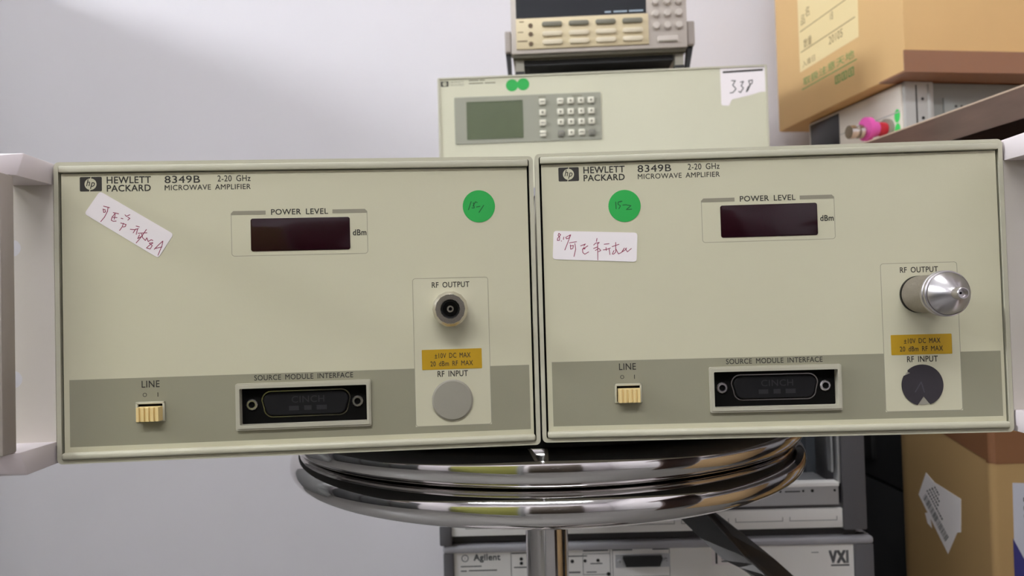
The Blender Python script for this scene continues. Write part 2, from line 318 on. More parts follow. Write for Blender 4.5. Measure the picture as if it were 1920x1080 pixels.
def make_amp(label, loc, rz, right):
    t = thing('microwave_amplifier', label, 'amplifier', loc, rz)
    DEP = 368
    # cabinet shell behind the front frame (open front so that the panel sits inside the rim)
    b = MB(M_CAB)
    b.box(.9, W-.9, 9, DEP, .9 if not right else .9, H-.9, bev=1.2)
    b.build('cabinet', t)
    b = MB(mat('underside_shade_black', (20, 19, 18), .6)); b.box(3, W-3, 9.5, DEP-3, .45 if not right else -.55, 1.2); b.build('shaded_underside', t, smooth=0, label='underside plate blackened as shade')  # black plate stands for shade, so the chrome mirrors a dark underside
    # rim
    b = MB(M_PAINT)
    b.ring(rrect(0, W, 0, H, 2.2), rrect(1.9, W-1.9, 1.7, H-1.5, .8), -.6, 9)
    fr = b.build('front_frame', t)
    b = MB(M_PAINT); b.box(2.4, W-2.4, -1.7, 3, 127.9, 130.9, bev=.5); b.build('top_trim_strip', fr)
    b = MB(M_PAINT); b.box(2.4, W-2.4, -2.4, 3, 2.0, 5.0, bev=1.1, seg=3); b.build('bottom_trim_strip', fr)
    b = MB(M_GAP); b.box(1.9, W-1.9, 2.2, 8.5, 1.7, H-1.5); b.build('chassis_plate', fr)  # black backing draws the shadow lines around the panel edges
    # panel with printed areas; the connector window is open
    xs = [2.9, 5.2, 77.4, 134.9, 155.7, 190.2, 208, 209.4]
    zs = [4.6, 7.2, 10.2, 13.4, 30.9, 36.6, 77.5, 127.5]
    b = MB(M_PANEL, M_BAND, M_RFBOX)
    V = {}
    def vert(i, j):
        if (i, j) not in V: V[i, j] = b.bm.verts.new((xs[i], 0, zs[j]))
        return V[i, j]
    for i in range(len(xs)-1):
        for j in range(len(zs)-1):
            cx, cz = (xs[i]+xs[i+1])/2, (zs[j]+zs[j+1])/2
            if 77.4 < cx < 134.9 and 13.4 < cz < 30.9: continue
            f = b.bm.faces.new((vert(i, j), vert(i+1, j), vert(i+1, j+1), vert(i, j+1)))
            if 155.7 < cx < 190.2 and 10.2 < cz < 77.5: f.material_index = 2
            elif 5.2 < cx < 208 and 7.2 < cz < 36.6: f.material_index = 1
    r = bmesh.ops.extrude_face_region(b.bm, geom=b.bm.faces[:])
    for v in r['geom']:
        if isinstance(v, bmesh.types.BMVert): v.co.y += 1.5
    bmesh.ops.recalc_face_normals(b.bm, faces=b.bm.faces[:])
    panel = b.build('front_panel', t, smooth=0)
    # printing
    b = MB(M_INK, M_GREYINK, M_LINE)
    b.text('HEWLETT', 22.3, 41.3, 122.9, 126.0, 0, bold=.022)
    b.text('PACKARD', 22.3, 41.2, 119.3, 122.3, 0, bold=.022)
    b.text('8349B', 47.2, 62.6, 122.7, 126.0, 0, bold=.012)
    b.text('2-20 GHz', 70.2, 84.7, 123.1, 125.9, 0, bold=.008)
    b.text('MICROWAVE AMPLIFIER', 47.2, 84.7, 119.5, 121.9, 0, bold=.01)
    b.text('POWER LEVEL', 93.4, 118.7, 107.7, 110.3, 0, bold=.016)
    b.text('dBm', 129.5, 135.6, 97.7, 100.4, 0, bold=.022)
    b.text('RF OUTPUT', 164.5, 181.6, 73.0, 75.6, 0, bold=.016)
    b.text('RF INPUT', 166.1, 179.9, 32.4, 35.1, 0, bold=.016)
    b.text('SOURCE MODULE INTERFACE', 84.6, 128.2, 33.6, 36.0, 0, bold=.01)
    b.text('LINE', 35.9, 43.6, 32.2, 35.2, 0, bold=.01)
    b.text('O', 36.3, 38.1, 28.1, 29.9, 0)
    b.box(42.65, 42.95, -.06, 0, 28.0, 29.9)
    # grey bars and outline of the power level box
    for x0, x1, cut in ((75.7, 91.0, 0), (120.6, 136.2, 1)):
        if cut: pts = [(x0, 107.9), (x1, 107.9), (x1, 108.6), (x1-1.1, 109.7), (x0, 109.7)]
        else: pts = [(x0, 107.9), (x1, 107.9), (x1, 109.7), (x0+1.1, 109.7), (x0, 108.6)]
        b.prism(pts, -.05, 0, mi=1)
    arc = lambda cx, cz, a0: [(cx+1.3*math.cos(math.radians(a0+q*15)), cz+1.3*math.sin(math.radians(a0+q*15))) for q in range(7)]
    b.stroke([(75.85, 108.3)]+[(75.85+1.3*(1-math.cos(math.radians(q*15))), 90.75-1.3*math.sin(math.radians(q*15))) for q in range(7)]+arc(134.75, 90.75, 270)+[(136.05, 108.3)], .28, 0, mi=2, th=.02)
    b.ring(rrect(155.7, 190.2, 10.2, 77.5, 1.3), rrect(155.95, 189.95, 10.45, 77.25, 1.1), -.04, 0, mi=2)
    b.build('lettering', panel, smooth=0, label='dark printed lettering and outlines')
    b = MB(M_INK, M_PANEL)
    b.prism(rrect(10.8, 20.2, 119.6, 126.0, .5), -.05, 0)
    b.prism(disc(15.4, 122.8, 2.55), -.09, -.05, mi=1)
    b.stroke([(15.15, 124.6), (15.65, 126.0)], .35, -.06, mi=1, th=.02)
    b.stroke([(14.95, 119.6), (15.35, 121.0)], .35, -.06, mi=1, th=.02)
    b.text('h', 13.55, 15.25, 121.9, 124.9, -.1, shear=.3, bold=.01)
    b.text('p', 15.2, 17.3, 120.7, 123.6, -.1, shear=.3, bold=.01)
    b.build('logo_badge', panel, smooth=0)
    # display
    b = MB(M_DISP)
    b.prism(rrect(84.3, 128.3, 91.4, 106.2, 1.0), -.25, 1.0, bev=.15); b.build('display_window', t, label='dark red blank display window')
    # rf output
    if not right:
        c = (172.7, 0, 63.2)
        b = MB(M_NICKEL, M_BLACK)
        b.lathe([(0, 0), (8.0, 0), (8.0, 7.4), (7.3, 8.8), (6.6, 9.8), (4.4, 9.8), (4.2, 9.2), (4.1, 7.5), (3.55, 7.5), (3.5, 3.0), (0, 3.0)], c, (0, -1, 0), n=14, mis=[0, 0, 0, 0, 0, 0, 0, 1, 1, 1])
        rc = b.build('output_connector', t, smooth=25, label='silver round coaxial socket')
        b = MB(M_NICKEL, M_BLACK)
        b.lathe([(1.5, 2.9), (1.5, 8.0), (.85, 8.0), (.8, 5.5), (0, 5.5)], c, (0, -1, 0), n=24, mis=[0, 0, 1, 1]); b.build('center_pin', rc)
    else:
        c = (172.3, 0, 63.1)
        b = MB(M_WASHER); b.lathe([(0, 0), (8.4, 0), (8.4, 1.3), (0, 1.3)], c, (0, -1, 0), n=48)
        rc = b.build('coaxial_adapter', t, label='silver cone-shaped coaxial adapter screwed onto the output')
        b = MB(M_DARKSTEEL); b.lathe([(0, 1.2), (8.1, 1.2), (8.3, 2.0), (8.5, 17.5), (9.0, 18.2), (9.0, 19.5), (0, 19.5)], c, (0, -1, 0), n=64); b.build('knurled_sleeve', rc)
        b = MB(M_STEEL, M_BLACK)
        b.lathe([(0, 19.4), (9.4, 19.4), (9.8, 20.0), (9.8, 21.3), (9.3, 21.8), (9.7, 22.3), (9.7, 23.6), (9.2, 24.1), (8.9, 23.9), (8.9, 24.3)], c, (0, -1, 0), n=64)
        b.lathe([(8.9, 24.0), (8.8, 24.6), (3.0, 30.0)], c, (0, -1, 0), n=64)
        b.lathe([(3.0, 30.0), (2.5, 30.4), (2.5, 34.6), (2.2, 35.0), (1.9, 35.0), (1.7, 33.0), (.55, 33.0), (.5, 31), (0, 31)], c, (0, -1, 0), n=24, mis=[0]*6+[1, 1])
        b.build('cone_nose', rc, smooth=40)
    # yellow label, plug
    b = MB(M_YELLOW, M_INK)
    b.prism(rrect(159.2, 186.4, 35.8, 44.9, .3), -.12, 0)
    b.text('\u00b110V DC MAX', 165.0, 181.3, 40.9, 43.2, -.12, mi=1, bold=.006)
    b.text('20 dBm RF MAX', 163.0, 182.3, 37.3, 39.6, -.12, mi=1, bold=.006)
    b.build('warning_label', t, smooth=0, label='yellow warning label with black print')
    if not right:
        b = MB(M_GREYPLUG); b.lathe([(0, 0), (9.3, 0), (9.3, .7), (8.6, 1.2), (0, 1.5)], (172.6, 0, 21.8), (0, -1, 0), n=56); b.build('hole_plug', t, smooth=30, label='grey round blanking plug')
    else:
        b = MB(M_DARKPLUG, M_GREYPLUG, mat('faint_pen_mark', (66, 62, 70), .6))
        c = (172.4, 22.0); r = 9.3
        b.lathe([(0, 0), (8.9, 0), (8.9, .25), (0, .25)], (c[0], 0, c[1]), (0, -1, 0), n=48, mi=1)
        pts = [(c[0]+r*math.cos(math.radians(a)), c[1]+r*math.sin(math.radians(a))) for a in range(-70, 139, 6)]
        pts += [(c[0]-6.2, c[1]+6.0), (c[0]-5.2, c[1]+5.6)]
        pts += [(c[0]+r*math.cos(math.radians(a)), c[1]+r*math.sin(math.radians(a))) for a in range(152, 256, 6)]
        pts += [(c[0]+.3, c[1]-5.0)]
        b.prism(pts, -.5, -.22)
        b.stroke([(c[0]-3.4, c[1]-3), (c[0]-.6, c[1]+1.4), (c[0]+.6, c[1]-3.2)], .5, -.5, mi=2, th=.03)
        b.build('hole_plug', t, smooth=0, label='dark round sticker torn at its edges over the input')
    # line switch
    b = MB(M_PAINT, M_GAP)
    b.ring(rrect(33.4, 45.9, 17.3, 26.0, .4), rect(34.4, 45.2, 17.9, 25.0)*1, -1.0, 0) if False else None
    b.box(33.5, 34.5, -1.0, 0, 17.4, 26.0, bev=.2); b.box(45.0, 45.9, -1.0, 0, 17.4, 26.0, bev=.2)
    b.box(33.5, 45.9, -1.0, 0, 25.0, 26.0, bev=.2); b.box(33.5, 45.9, -.5, 0, 17.2, 17.8)
    b.box(34.4, 45.1, -.1, .05, 17.6, 25.1, mi=1)
    sw = b.build('power_switch', t)
    b = MB(M_IVORY)
    u0, u1 = 34.9, 45.2
    n = 5; pts = [(0, u0)]
    prof = []
    for k in range(n):
        a = u0+(u1-u0)*k/n; bb = u0+(u1-u0)*(k+1)/n
        prof += [(a+.12, -3.7), (a+.32, -4.6), (bb-.62, -4.6), (bb-.42, -3.7)]
    prof = [(u0, 0)]+prof+[(u1, 0)]
    b.prism(prof, 17.7, 23.9, axis='Z', bev=.15); b.build('slider', sw, smooth=0, label='ivory ribbed slide knob')
    # module interface connector
    b = MB(mat('interface_bezel_paint', (172, 167, 149), .5))
    o = rrect(76.6, 136.0, 11.8, 32.5, .6, 2); i_ = rrect(78.5, 134.2, 14.1, 30.3, .4, 2)
    b.ring(o, rrect(77.9, 134.8, 13.4, 31.0, .4, 2), -1.4, 0); b.ring(rrect(77.2, 135.4, 12.6, 31.8, .5, 2), i_, -1.9, 6.5)
    ic = b.build('interface_connector', t, label='recessed interface connector with pale rim')
    M_OLIVE = mat('dark_olive_plate', (34, 31, 24), .5, metal=.3)
    b = MB(M_OLIVE); b.box(78, 134.8, 6.2, 7.2, 13.6, 30.8); b.build('mounting_plate', ic)
    def dshape(x0, x1, z0, z1, r, sl=.9, n=6):
        P = []
        for cx, cz, a0 in ((x1-r, z1-r, 0), (x0+r, z1-r, 90), (x0+r+sl, z0+r, 180), (x1-r-sl, z0+r, 270)):
            for k in range(n+1):
                a = math.radians(a0+90*k/n); P.append((cx+r*math.cos(a), cz+r*math.sin(a)))
        return P
    b = MB(mat('dark_shell_metal', (150, 146, 140), .2, metal=1)); b.ring(dshape(87.0, 126.6, 16.6, 28.6, 4.2), dshape(87.5, 126.1, 17.1, 28.1, 3.8), 2.0, 6.3); b.build('connector_shell', ic, label='thin chrome shell edge')
    b = MB(mat('dull_black_cover', (15, 14, 16), .6, spec=.25), M_MATBLACK)
    b.prism(dshape(88.0, 125.6, 17.5, 27.7, 3.6), 1.2, 6.3, bev=.5)
    M_EMB = mat('embossed_black_plastic', (25, 24, 27), .6)
    b.mats.append(M_EMB)
    b.text('CINCH', 100.5, 115.0, 23.0, 26.0, 1.2, mi=2, bold=.01)
    for x0, x1 in ((99.3, 103.6), (106.0, 109.2), (111.5, 116.0)):
        b.box(x0, x1, 1.1, 1.3, 19.6, 21.6, mi=2)
    b.build('dust_cover', ic, smooth=0)
    for x in (82.9, 129.7):
        b = MB(M_STEEL, M_GAP)
        b.lathe([(2.5, 5.8), (2.5, 1.6), (2.1, 1.2), (1.5, 1.2), (1.3, 1.8), (1.2, 4), (0, 4)], (x, 0, 22.7), (0, 1, 0), n=12, mis=[0, 0, 0, 0, 1, 1]); b.build('jack_screw', ic, smooth=20, label='round steel jack screw')
    # stickers
    b = MB(M_GREEN, M_DOTINK)
    cx, cz = (40.7, 107.4) if right else (186.9, 109.9)
    b.prism(disc(cx, cz, 7.4), -.15, 0)
    for s_ in (INK_DOT_RIGHT if right else INK_DOT_LEFT): b.stroke(s_, .4, -.15, mi=1, th=.03)
    b.build('round_sticker', t, smooth=0, label='green round sticker with handwritten 15-2' if right else 'green round sticker with handwritten 15-1')
    b = MB(M_WHITEPAPER, M_REDINK)
    if right: c4 = [(7.8, 96.9), (46.2, 94.9), (45.4, 81.5), (7.0, 83.8)]
    else: c4 = [(19.4, 119.6), (50.8, 99.9), (43.9, 89.4), (12.6, 109.7)]
    pts = []
    for k in range(4):
        p = Vector(c4[k]); a = Vector(c4[k-1]); c_ = Vector(c4[(k+1) % 4])
        d1 = (a-p).normalized(); d2 = (c_-p).normalized(); r = 1.5
        for q in range(5):
            s_ = q/4; A = p+d1*r; B = p+d2*r
            pts.append(tuple((1-s_)**2*A+2*s_*(1-s_)*p+s_*s_*B))
    b.prism(pts, -.22, 0)
    for s_ in (INK_RIGHT if right else INK_LEFT): b.stroke(s_, .33, -.22, mi=1, th=.03)
    b.build('paper_label', t, smooth=0, label='white paper label handwritten in red ink, %s' % ('stuck level' if right else 'stuck at a slant'))
    # rack handle on the outer side
    sx = 1 if right else -1
    def X(u): return W+u if right else -u
    def bx(b, u0, u1, *a, **k): b.box(min(X(u0), X(u1)), max(X(u0), X(u1)), *a, **k)
    def arm(mb, low):
        # side plate part, then the front corner block that turns away from the panel
        secs = []
        for (yt, yb), (ui, uo), (vt, vb) in (((5, 5), (.9, 18), (132.4, 122.9)), ((-21, -26.4), (.9, 18), (132.4, 122.2)), ((-35, -37), (6.5, 16.5), (128.6, 121.6))):
            ring = [(X(ui), yt, vt), (X(uo), yt, vt), (X(uo), yb, vb), (X(ui), yb, vb)]
            if low: ring = [(p[0], p[1], H-p[2]) for p in ring]
            secs.append([mb.bm.verts.new(p) for p in ring])
        fs = [mb.bm.faces.new(secs[0]), mb.bm.faces.new(secs[-1][::-1])]
        for s0, s1 in zip(secs, secs[1:]):
            for k in range(4): fs.append(mb.bm.faces.new((s0[k], s0[(k+1) % 4], s1[(k+1) % 4], s1[k])))
        bmesh.ops.recalc_face_normals(mb.bm, faces=fs)
        bmesh.ops.bevel(mb.bm, geom=list(set(e for f in fs for e in f.edges)), offset=.45, segments=2, affect='EDGES', profile=.5, clamp_overlap=True)
    h = MB(M_HANDLE)
    arm(h, False)
    h.build('upper_handle_arm', t, smooth=30, label='white upper arm of the rack handle')
    h = MB(M_HANDLE); arm(h, True)
    h.build('lower_handle_arm', t, smooth=30, label='white lower arm of the rack handle')
    g = MB(M_GRIP); bx(g, 1.6, 15, -36, -26.8, 10.6, 122.0, bev=.8); g.build('handle_grip', t, label='grey upright grip bar')
    # bracket plate with two round holes
    e = MB(M_EAR)
    z0, z1 = 9.4, 123.2
    hz = [37.6, 95.2] ; hu = 18.6; hr = 3.8
    u0, u1 = .8, 27.0
    def platecell(za, zb, zc_=None):
        if zc_ is None:
            e.box(min(X(u0), X(u1)), max(X(u0), X(u1)), .5, 3.0, za, zb); return
        n = 32; out = []; inn = []
        for k in range(n):
            a = 2*math.pi*(k+.5)/n; c, s2 = math.cos(a), math.sin(a)
            inn.append((X(hu)+hr*c, zc_+hr*s2))
            xl, xr = min(X(u0), X(u1))-X(hu), max(X(u0), X(u1))-X(hu)
            sc = min((xr/c if c > 1e-6 else (xl/c if c < -1e-6 else 1e9)), ((zb-zc_)/s2 if s2 > 1e-6 else ((za-zc_)/s2 if s2 < -1e-6 else 1e9)))
            out.append((X(hu)+c*sc, zc_+s2*sc))
        # include the true corners so that the plate stays rectangular
        full = []; fin = []
        for k in range(n):
            full.append(out[k]); fin.append(inn[k])
        e.ring(full, fin, .5, 3.0)
        for cxn, czn in ((min(X(u0), X(u1)), za), (min(X(u0), X(u1)), zb), (max(X(u0), X(u1)), za), (max(X(u0), X(u1)), zb)):
            # corner fillers
            near = sorted(range(n), key=lambda k: (out[k][0]-cxn)**2+(out[k][1]-czn)**2)[:2]
            e.prism([(cxn, czn), out[near[0]], out[near[1]]], .5, 3.0)
    platecell(z0, hz[0]-9); platecell(hz[0]-9, hz[0]+9, hz[0]); platecell(hz[0]+9, hz[1]-9); platecell(hz[1]-9, hz[1]+9, hz[1]); platecell(hz[1]+9, z1)
    e.build('mounting_bracket', t, smooth=0, label='pale flat bracket plate with round holes')
    return t

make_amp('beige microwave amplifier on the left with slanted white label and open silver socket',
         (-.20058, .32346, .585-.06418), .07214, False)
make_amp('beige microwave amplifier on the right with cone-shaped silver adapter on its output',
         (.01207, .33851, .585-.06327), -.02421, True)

# ------------------------------------------------------------------ stool
M_CHROME = mat('polished_chrome', (214, 210, 208), .07, metal=1)
M_SEAT = mat('black_vinyl_seat', (16, 15, 15), .45)
st = thing('round_stool', 'round chrome-banded stool with a black seat under both amplifiers', 'stool', (.0200, .5306, 0))
b = MB(M_SEAT); b.lathe([(0, 470), (150, 470), (157, 474), (158, 512), (153, 520.6), (0, 520.6)], (0, 0, 0), (0, 0, 1), n=96); b.build('seat', st, smooth=40)
for zc in (504.0, 484.0):
    b = MB(M_CHROME)
    b.lathe([(164.8+10.2*math.cos(2*math.pi*k/24), zc+10.0*math.sin(2*math.pi*k/24)) for k in range(24)], (0, 0, 0), (0, 0, 1), n=128, close=True)
    b.build('chrome_band', st, smooth=60)
b = MB(M_CHROME); b.lathe([(0, 471), (21, 471), (21, 464), (16.2, 462), (0, 462)], (0, 0, 0), (0, 0, 1), n=48); b.build('collar', st)
b = MB(M_CHROME); b.lathe([(0, 463), (15.1, 463), (15.1, 20), (0, 20)], (0, 0, 0), (0, 0, 1), n=48); b.build('pole', st)
b = MB(M_CHROME); b.lathe([(0, 26), (20, 26), (40, 18), (170, 8), (176, 3), (176, 0), (0, 0)], (0, 0, 0), (0, 0, 1), n=72); b.build('base', st)

# ------------------------------------------------------------------ black bar sloping down behind the pole
M_BAR = mat('black_bar_plastic', (38, 37, 37), .38, noise=.1, nscale=40)
M_BARTOP = mat('black_bar_gloss', (34, 28, 24), .3)
def loft(mb, rings, mi=0):
    R = [[mb.bm.verts.new(p) for p in r] for r in rings]; n = len(R[0]); fs = []
    for a, c in zip(R, R[1:]):
        for k in range(n):
            l = (k+1) % n; fs.append(mb.bm.faces.new((a[k], a[l], c[l], c[k])))
    fs.append(mb.bm.faces.new(R[0])); fs.append(mb.bm.faces.new(R[-1][::-1]))
    for f in fs: f.material_index = mi
    bmesh.ops.recalc_face_normals(mb.bm, faces=fs)
bt = thing('sloping_bar', 'black plastic bar sloping down to the right behind the chrome pole', 'bar', (.62, .57, 0))
def rel(p): return (p[0]-.62, p[1]-.57, p[2])
secs = []
# along the slope: left edge, ridge foot, ridge top, right edge, back
EA = [(.1210, .555, .4223), (.1357, .555, .4068), (.1527, .555, .3901), (.1640, .555, .3843), (.1754, .555, .3777), (.570, .555, 0)]
EB = [(.1368, .549, .4287), (.1520, .549, .4110), (.1649, .549, .3950), (.1726, .549, .3885), (.1810, .549, .3805), (.590, .549, 0)]
EC = [(.1426, .556, .4274), (.1576, .556, .4091), (.1710, .556, .3925), (.1784, .556, .3859), (.1865, .556, .3782), (.596, .556, 0)]
ED = [(.1526, .585, .4195), (.1796, .585, .3975), (.2004, .585, .3798), (.2082, .585, .3725), (.2155, .585, .3656), (.625, .585, 0)]
EE = [(.1320, .588, .4130), (.1500, .588, .3930), (.1680, .588, .3760), (.1800, .588, .3680), (.1900, .588, .3590), (.598, .588, 0)]
rings_ = [list(q) for q in zip(EA, EB, EC, ED, EE)]
b = MB(M_BAR, M_BARTOP, scale=1)
loft(b, [[rel(p) for p in r] for r in rings_])
b.build('bar_body', bt, smooth=0)
b = MB(M_BARTOP, scale=1)
rd = lambda r: [r[1], (r[1][0]+.001, r[1][1]-.003, r[1][2]+.0005), (r[2][0]+.0005, r[2][1]-.003, r[2][2]+.001), r[2]]
loft(b, [[rel(p) for p in rd(r)] for r in rings_])
b.build('ridge', bt, smooth=0)

# ------------------------------------------------------------------ mainframes
M_MF = mat('grey_mainframe_paint', (160, 158, 162), .5, noise=.02, nscale=20)
M_MFP = mat('pale_grey_mainframe_panel', (234, 230, 226), .5, noise=.015, nscale=20)
M_MFD = mat('dark_grey_mainframe_trim', (96, 94, 97), .5)
M_MFS = mat('silver_sill_metal', (190, 190, 192), .35, metal=.6)
M_MFK = mat('dark_bay_lining', (80, 84, 90), .55)
M_MFTXT = mat('grey_mainframe_print', (88, 88, 90), .6)
mf1 = thing('instrument_mainframe', 'grey instrument mainframe at the bottom of the stack behind the stool, front panel with lettering', 'mainframe', (-.0757, .7393, 0), -.0109)
b = MB(M_MF); b.box(0, 425.5, 4, 600, 8, 347.2, bev=2)
for x in (20, 390):
    for y in (30, 560): b.box(x, x+20, y, y+20, 0, 9)
b.build('housing', mf1)
b = MB(M_MF); b.box(-.5, 426, -3, 14, 339.5, 347.2, bev=3, seg=4); b.build('top_trim_strip', mf1)
b = MB(M_MFD); b.box(0, 10.5, -2, 10, 8, 340, bev=1.5); b.build('side_trim', mf1)
b = MB(M_MFD); b.box(406.5, 426, -2, 10, 8, 340, bev=1.5); b.build('side_trim', mf1)
b = MB(M_MFP, M_MFTXT, M_MATBLACK)
b.box(10.5, 406.5, 0, 8, 10, 339.8)
p1 = b.build('front_panel', mf1, smooth=0)
b = MB(M_MFTXT, M_MATBLACK, M_WHITEPAPER)
b.text('Agilent', 30, 56.8, 329.6, 338.2, 0, bold=.035)
b.ring(disc(21.5, 334.1, 3.6, 24), disc(21.5, 334.1, 2.8, 24), -.1, 0)
for k in range(8): b.box(21.2, 21.8, -.1, 0, 332.5+.4*k, 332.7+.4*k)
for x0, x1, z in ((17.1, 37.8, 325.5), (17, 23, 321), (25, 53, 321.3), (68, 92, 337.5), (70, 88, 323.5), (123, 143, 333.2)): b.box(x0, x1, -.1, 0, z, z+1.1)
for x0, x1, z0, z1 in ((67, 166, 309, 340.2), (138.5, 166, 315, 336), (168, 225, 312, 339.8)):
    b.ring(rect(x0, x1, z0, z1), rect(x0+.5, x1-.5, z0+.5, z1-.5), -.08, 0)
for x0, x1 in ((139, 164), (168, 188), (208, 224)): b.box(x0, x1, -.12, 0, 338.2, 339.6)
b.box(146, 158, -.1, 0, 325.5, 326.5); b.box(142, 152, -.1, 0, 317.2, 318.2); b.box(123, 136, -.1, 0, 317, 318.6)
for x, z, r in ((77.5, 332.3, 1.7), (77.5, 328, 1.7), (128.1, 328.7, 1.8), (140.8, 328.9, 1.6), (153.6, 329.1, 1.6), (163.7, 315.5, 1.9)): b.prism(disc(x, z, r, 20), -.3, 0, mi=1)
b.box(84, 86, -.3, 0, 317, 319, mi=2)
# small white label with print and the outlined logo on the right
b.prism(rect(266.5, 298, 321.5, 337), -.15, 0, mi=2); b.box(270, 272, -.25, 0, 323, 335.5, mi=1); b.box(276, 292, -.25, 0, 324.5, 326, mi=0); b.box(276, 288, -.25, 0, 327.2, 328.2, mi=0)
b.text('VXI', 382, 401.5, 320.5, 333.5, -.0, bold=.05)
b.box(384, 402, -.1, 0, 318, 319.6); b.box(365, 372, -.1, 0, 331.5, 332.2)
b.build('lettering', p1, smooth=0)
ds = MB(M_MATBLACK); ds.prism([(178.5, 333), (216.5, 333), (217.5, 331), (214.5, 323), (181, 323), (178, 331)], -4.5, 0, bev=.5)
dso = ds.build('port_connector', mf1, smooth=0, label='dark multi-pin port on the front panel')
ds = MB(M_MFS, M_MFTXT); ds.box(171, 225, -.8, 0, 321.5, 334.5); ds.lathe([(2.4, 0), (2.4, 3.4), (1, 3.4), (0, 2)], (174.8, 0, 328.2), (0, -1, 0), n=6); ds.lathe([(2.4, 0), (2.4, 3.4), (1, 3.4), (0, 2)], (220.8, 0, 328.2), (0, -1, 0), n=6); ds.build('port_flange', dso, smooth=0)

mf2 = thing('instrument_mainframe', 'grey open-bay instrument mainframe stacked directly on the other mainframe', 'mainframe', (-.0757, .7393, .3474), -.0109)
b = MB(M_MF)   # shell of plates around the open bay
y1 = 600
b.box(-2, 11, 0, y1, 9, 356, bev=1.5); b.box(408, 419, 6, y1, 9, 356, bev=1.5)
b.box(9, 410, 8, y1, 348, 356.5); b.box(9, 410, 8, y1, 9, 20); b.box(9, 410, y1-8, y1, 18, 350)
b.build('housing', mf2)
b = MB(M_MFD); b.box(396.5, 420, -4, 8, 6.5, 356, bev=2); b.build('front_pillar', mf2)
b = MB(M_MFD); b.box(-3, 9, -4, 8, .2, 20, bev=1.5); b.build('corner_foot', mf2)
b = MB(mat('dark_plinth_paint', (64, 62, 64), .6)); b.box(9, 412, 6, y1-20, .1, 9.2); b.build('plinth', mf2)
b = MB(M_MFP); b.box(9, 396.5, -2, 8, 9, 28, bev=.8); pan = b.build('lower_panel', mf2)
b = MB(mat('faint_grey_print', (150, 148, 148), .6))
for k in range(7):
    x1_ = 391-k*53.5; x0_ = x1_-47
    b.box(x0_, x1_, -2.2, -1.9, 16.2, 16.9); b.box(x0_, x0_+.7, -2.2, -1.9, 16.2, 20.5); b.box(x1_-.7, x1_, -2.2, -1.9, 16.2, 20.5)
b.build('slot_marking', pan, smooth=0)
b = MB(M_MFD); b.box(9, 396.5, 1.5, 8, 27.5, 32); b.build('ledge_shadow', mf2)  # dark strip stands for the shadow at the ledge
b = MB(M_MFS, M_MATBLACK, M_MFP)
b.box(9, 393, -3, 60, 31.8, 49.8, bev=.6); b.box(9, 393.5, -4, 8, 49.8, 54.2, bev=.8, mi=2)
for k in range(7):
    x = 391-k*53.5
    for dx, r in ((-2, 1.3), (-24, 1.6), (-33, 1.2)): b.prism(disc(x+dx, 46, r, 14), -3.2, -2.9, mi=1)
    b.prism(rect(x-51, x-36, 45, 46.2), -3.2, -2.9, mi=1)
b.build('bay_sill', mf2, smooth=0)
b = MB(M_MFK); b.box(11, 396, 430, 440, 30, 350); b.box(386, 396, 60, 430, 40, 350); b.box(11, 16, 60, 430, 40, 350); b.build('bay_lining', mf2)
b = MB(M_MFS); b.box(389.5, 392, 4, 14, 62, 348, bev=.8); b.box(393.5, 396.3, -1, 10, 52, 348, bev=.6); b.build('guide_rail', mf2)
b = MB(M_MATBLACK)
for k, (x, z, r) in enumerate(((330, 60, 4), (345, 58, 5), (360, 57, 4))):
    pts = [(x+30*math.sin(s*.5+k), 120+18*s, z+20*math.sin(s*.7+k)+8) for s in range(9)]
    for p, q in zip(pts, pts[1:]):
        d = Vector(q)-Vector(p); b.lathe([(0, 0), (r, 0), (r, d.length), (0, d.length)], p, d, n=8)
b.build('loose_cable', mf2, label='black cables lying inside the open bay')

# ------------------------------------------------------------------ bench power supply with keypad
M_PS = mat('supply_front_paint', (198, 195, 170), .5, noise=.015, nscale=12)
M_PSK = mat('supply_keypad_panel', (146, 145, 129), .55)
M_LCD = mat('green_grey_lcd', (86, 94, 68), .3, noise=.03, nscale=50)
M_KEY = mat('pale_key_cap', (212, 208, 190), .5)
M_KEYD = mat('dark_grey_key_cap', (118, 115, 105), .5)
M_PRINT = mat('soft_grey_print', (120, 116, 98), .6)
ps = thing('power_supply', 'wide beige instrument with small LCD, keypad and white 338 sticker above the amplifiers', 'power supply', (-.0901, .9581, .7046), -.0438)
HS = 180.0
b = MB(M_CAB); b.box(1, 424.5, 3, 395, 4, HS-.3, bev=2)
for x in (30, 375):
    for y in (30, 350): b.box(x, x+22, y, y+22, 0, 5)
b.build('housing', ps)
b = MB(M_PAINT); b.ring(rrect(0, 425.5, 3, HS, 2), rrect(2.5, 423, 5, HS-2, 1), -1.5, 8); b.build('front_frame', ps)
z_ = 3.0
b = MB(M_PS); b.box(2, 423.5, 0, 5, 4.5, HS-1.5); pp = b.build('front_panel', ps, smooth=0)
b = MB(M_INK, M_PRINT, M_PS)
b.prism(rrect(4.2, 14.4, 168.6, 175.6, .5), -.1, 0); b.prism(disc(9.3, 172.1, 2.7), -.16, -.1, mi=2); b.text('hp', 7.4, 11.4, 170.2, 174.4, -.17, shear=.3)
b.text('HEWLETT', 16.6, 34.6, 172.6, 175.4, 0, mi=1); b.text('PACKARD', 16.6, 34.6, 168.9, 171.7, 0, mi=1)
for x0, x1, z in ((41, 54, 174.6), (55.5, 62, 174.6), (41, 60, 170.7), (62, 76, 170.7)): b.box(x0, x1, -.1, 0, z, z+1.5, mi=1)
b.build('lettering', pp, smooth=0)
b = MB(M_PSK); b.prism(rrect(21.5, 211.8, 92, 153.2, 1), -1.2, 0); kp = b.build('keypad_panel', ps, smooth=0, label='grey keypad panel')
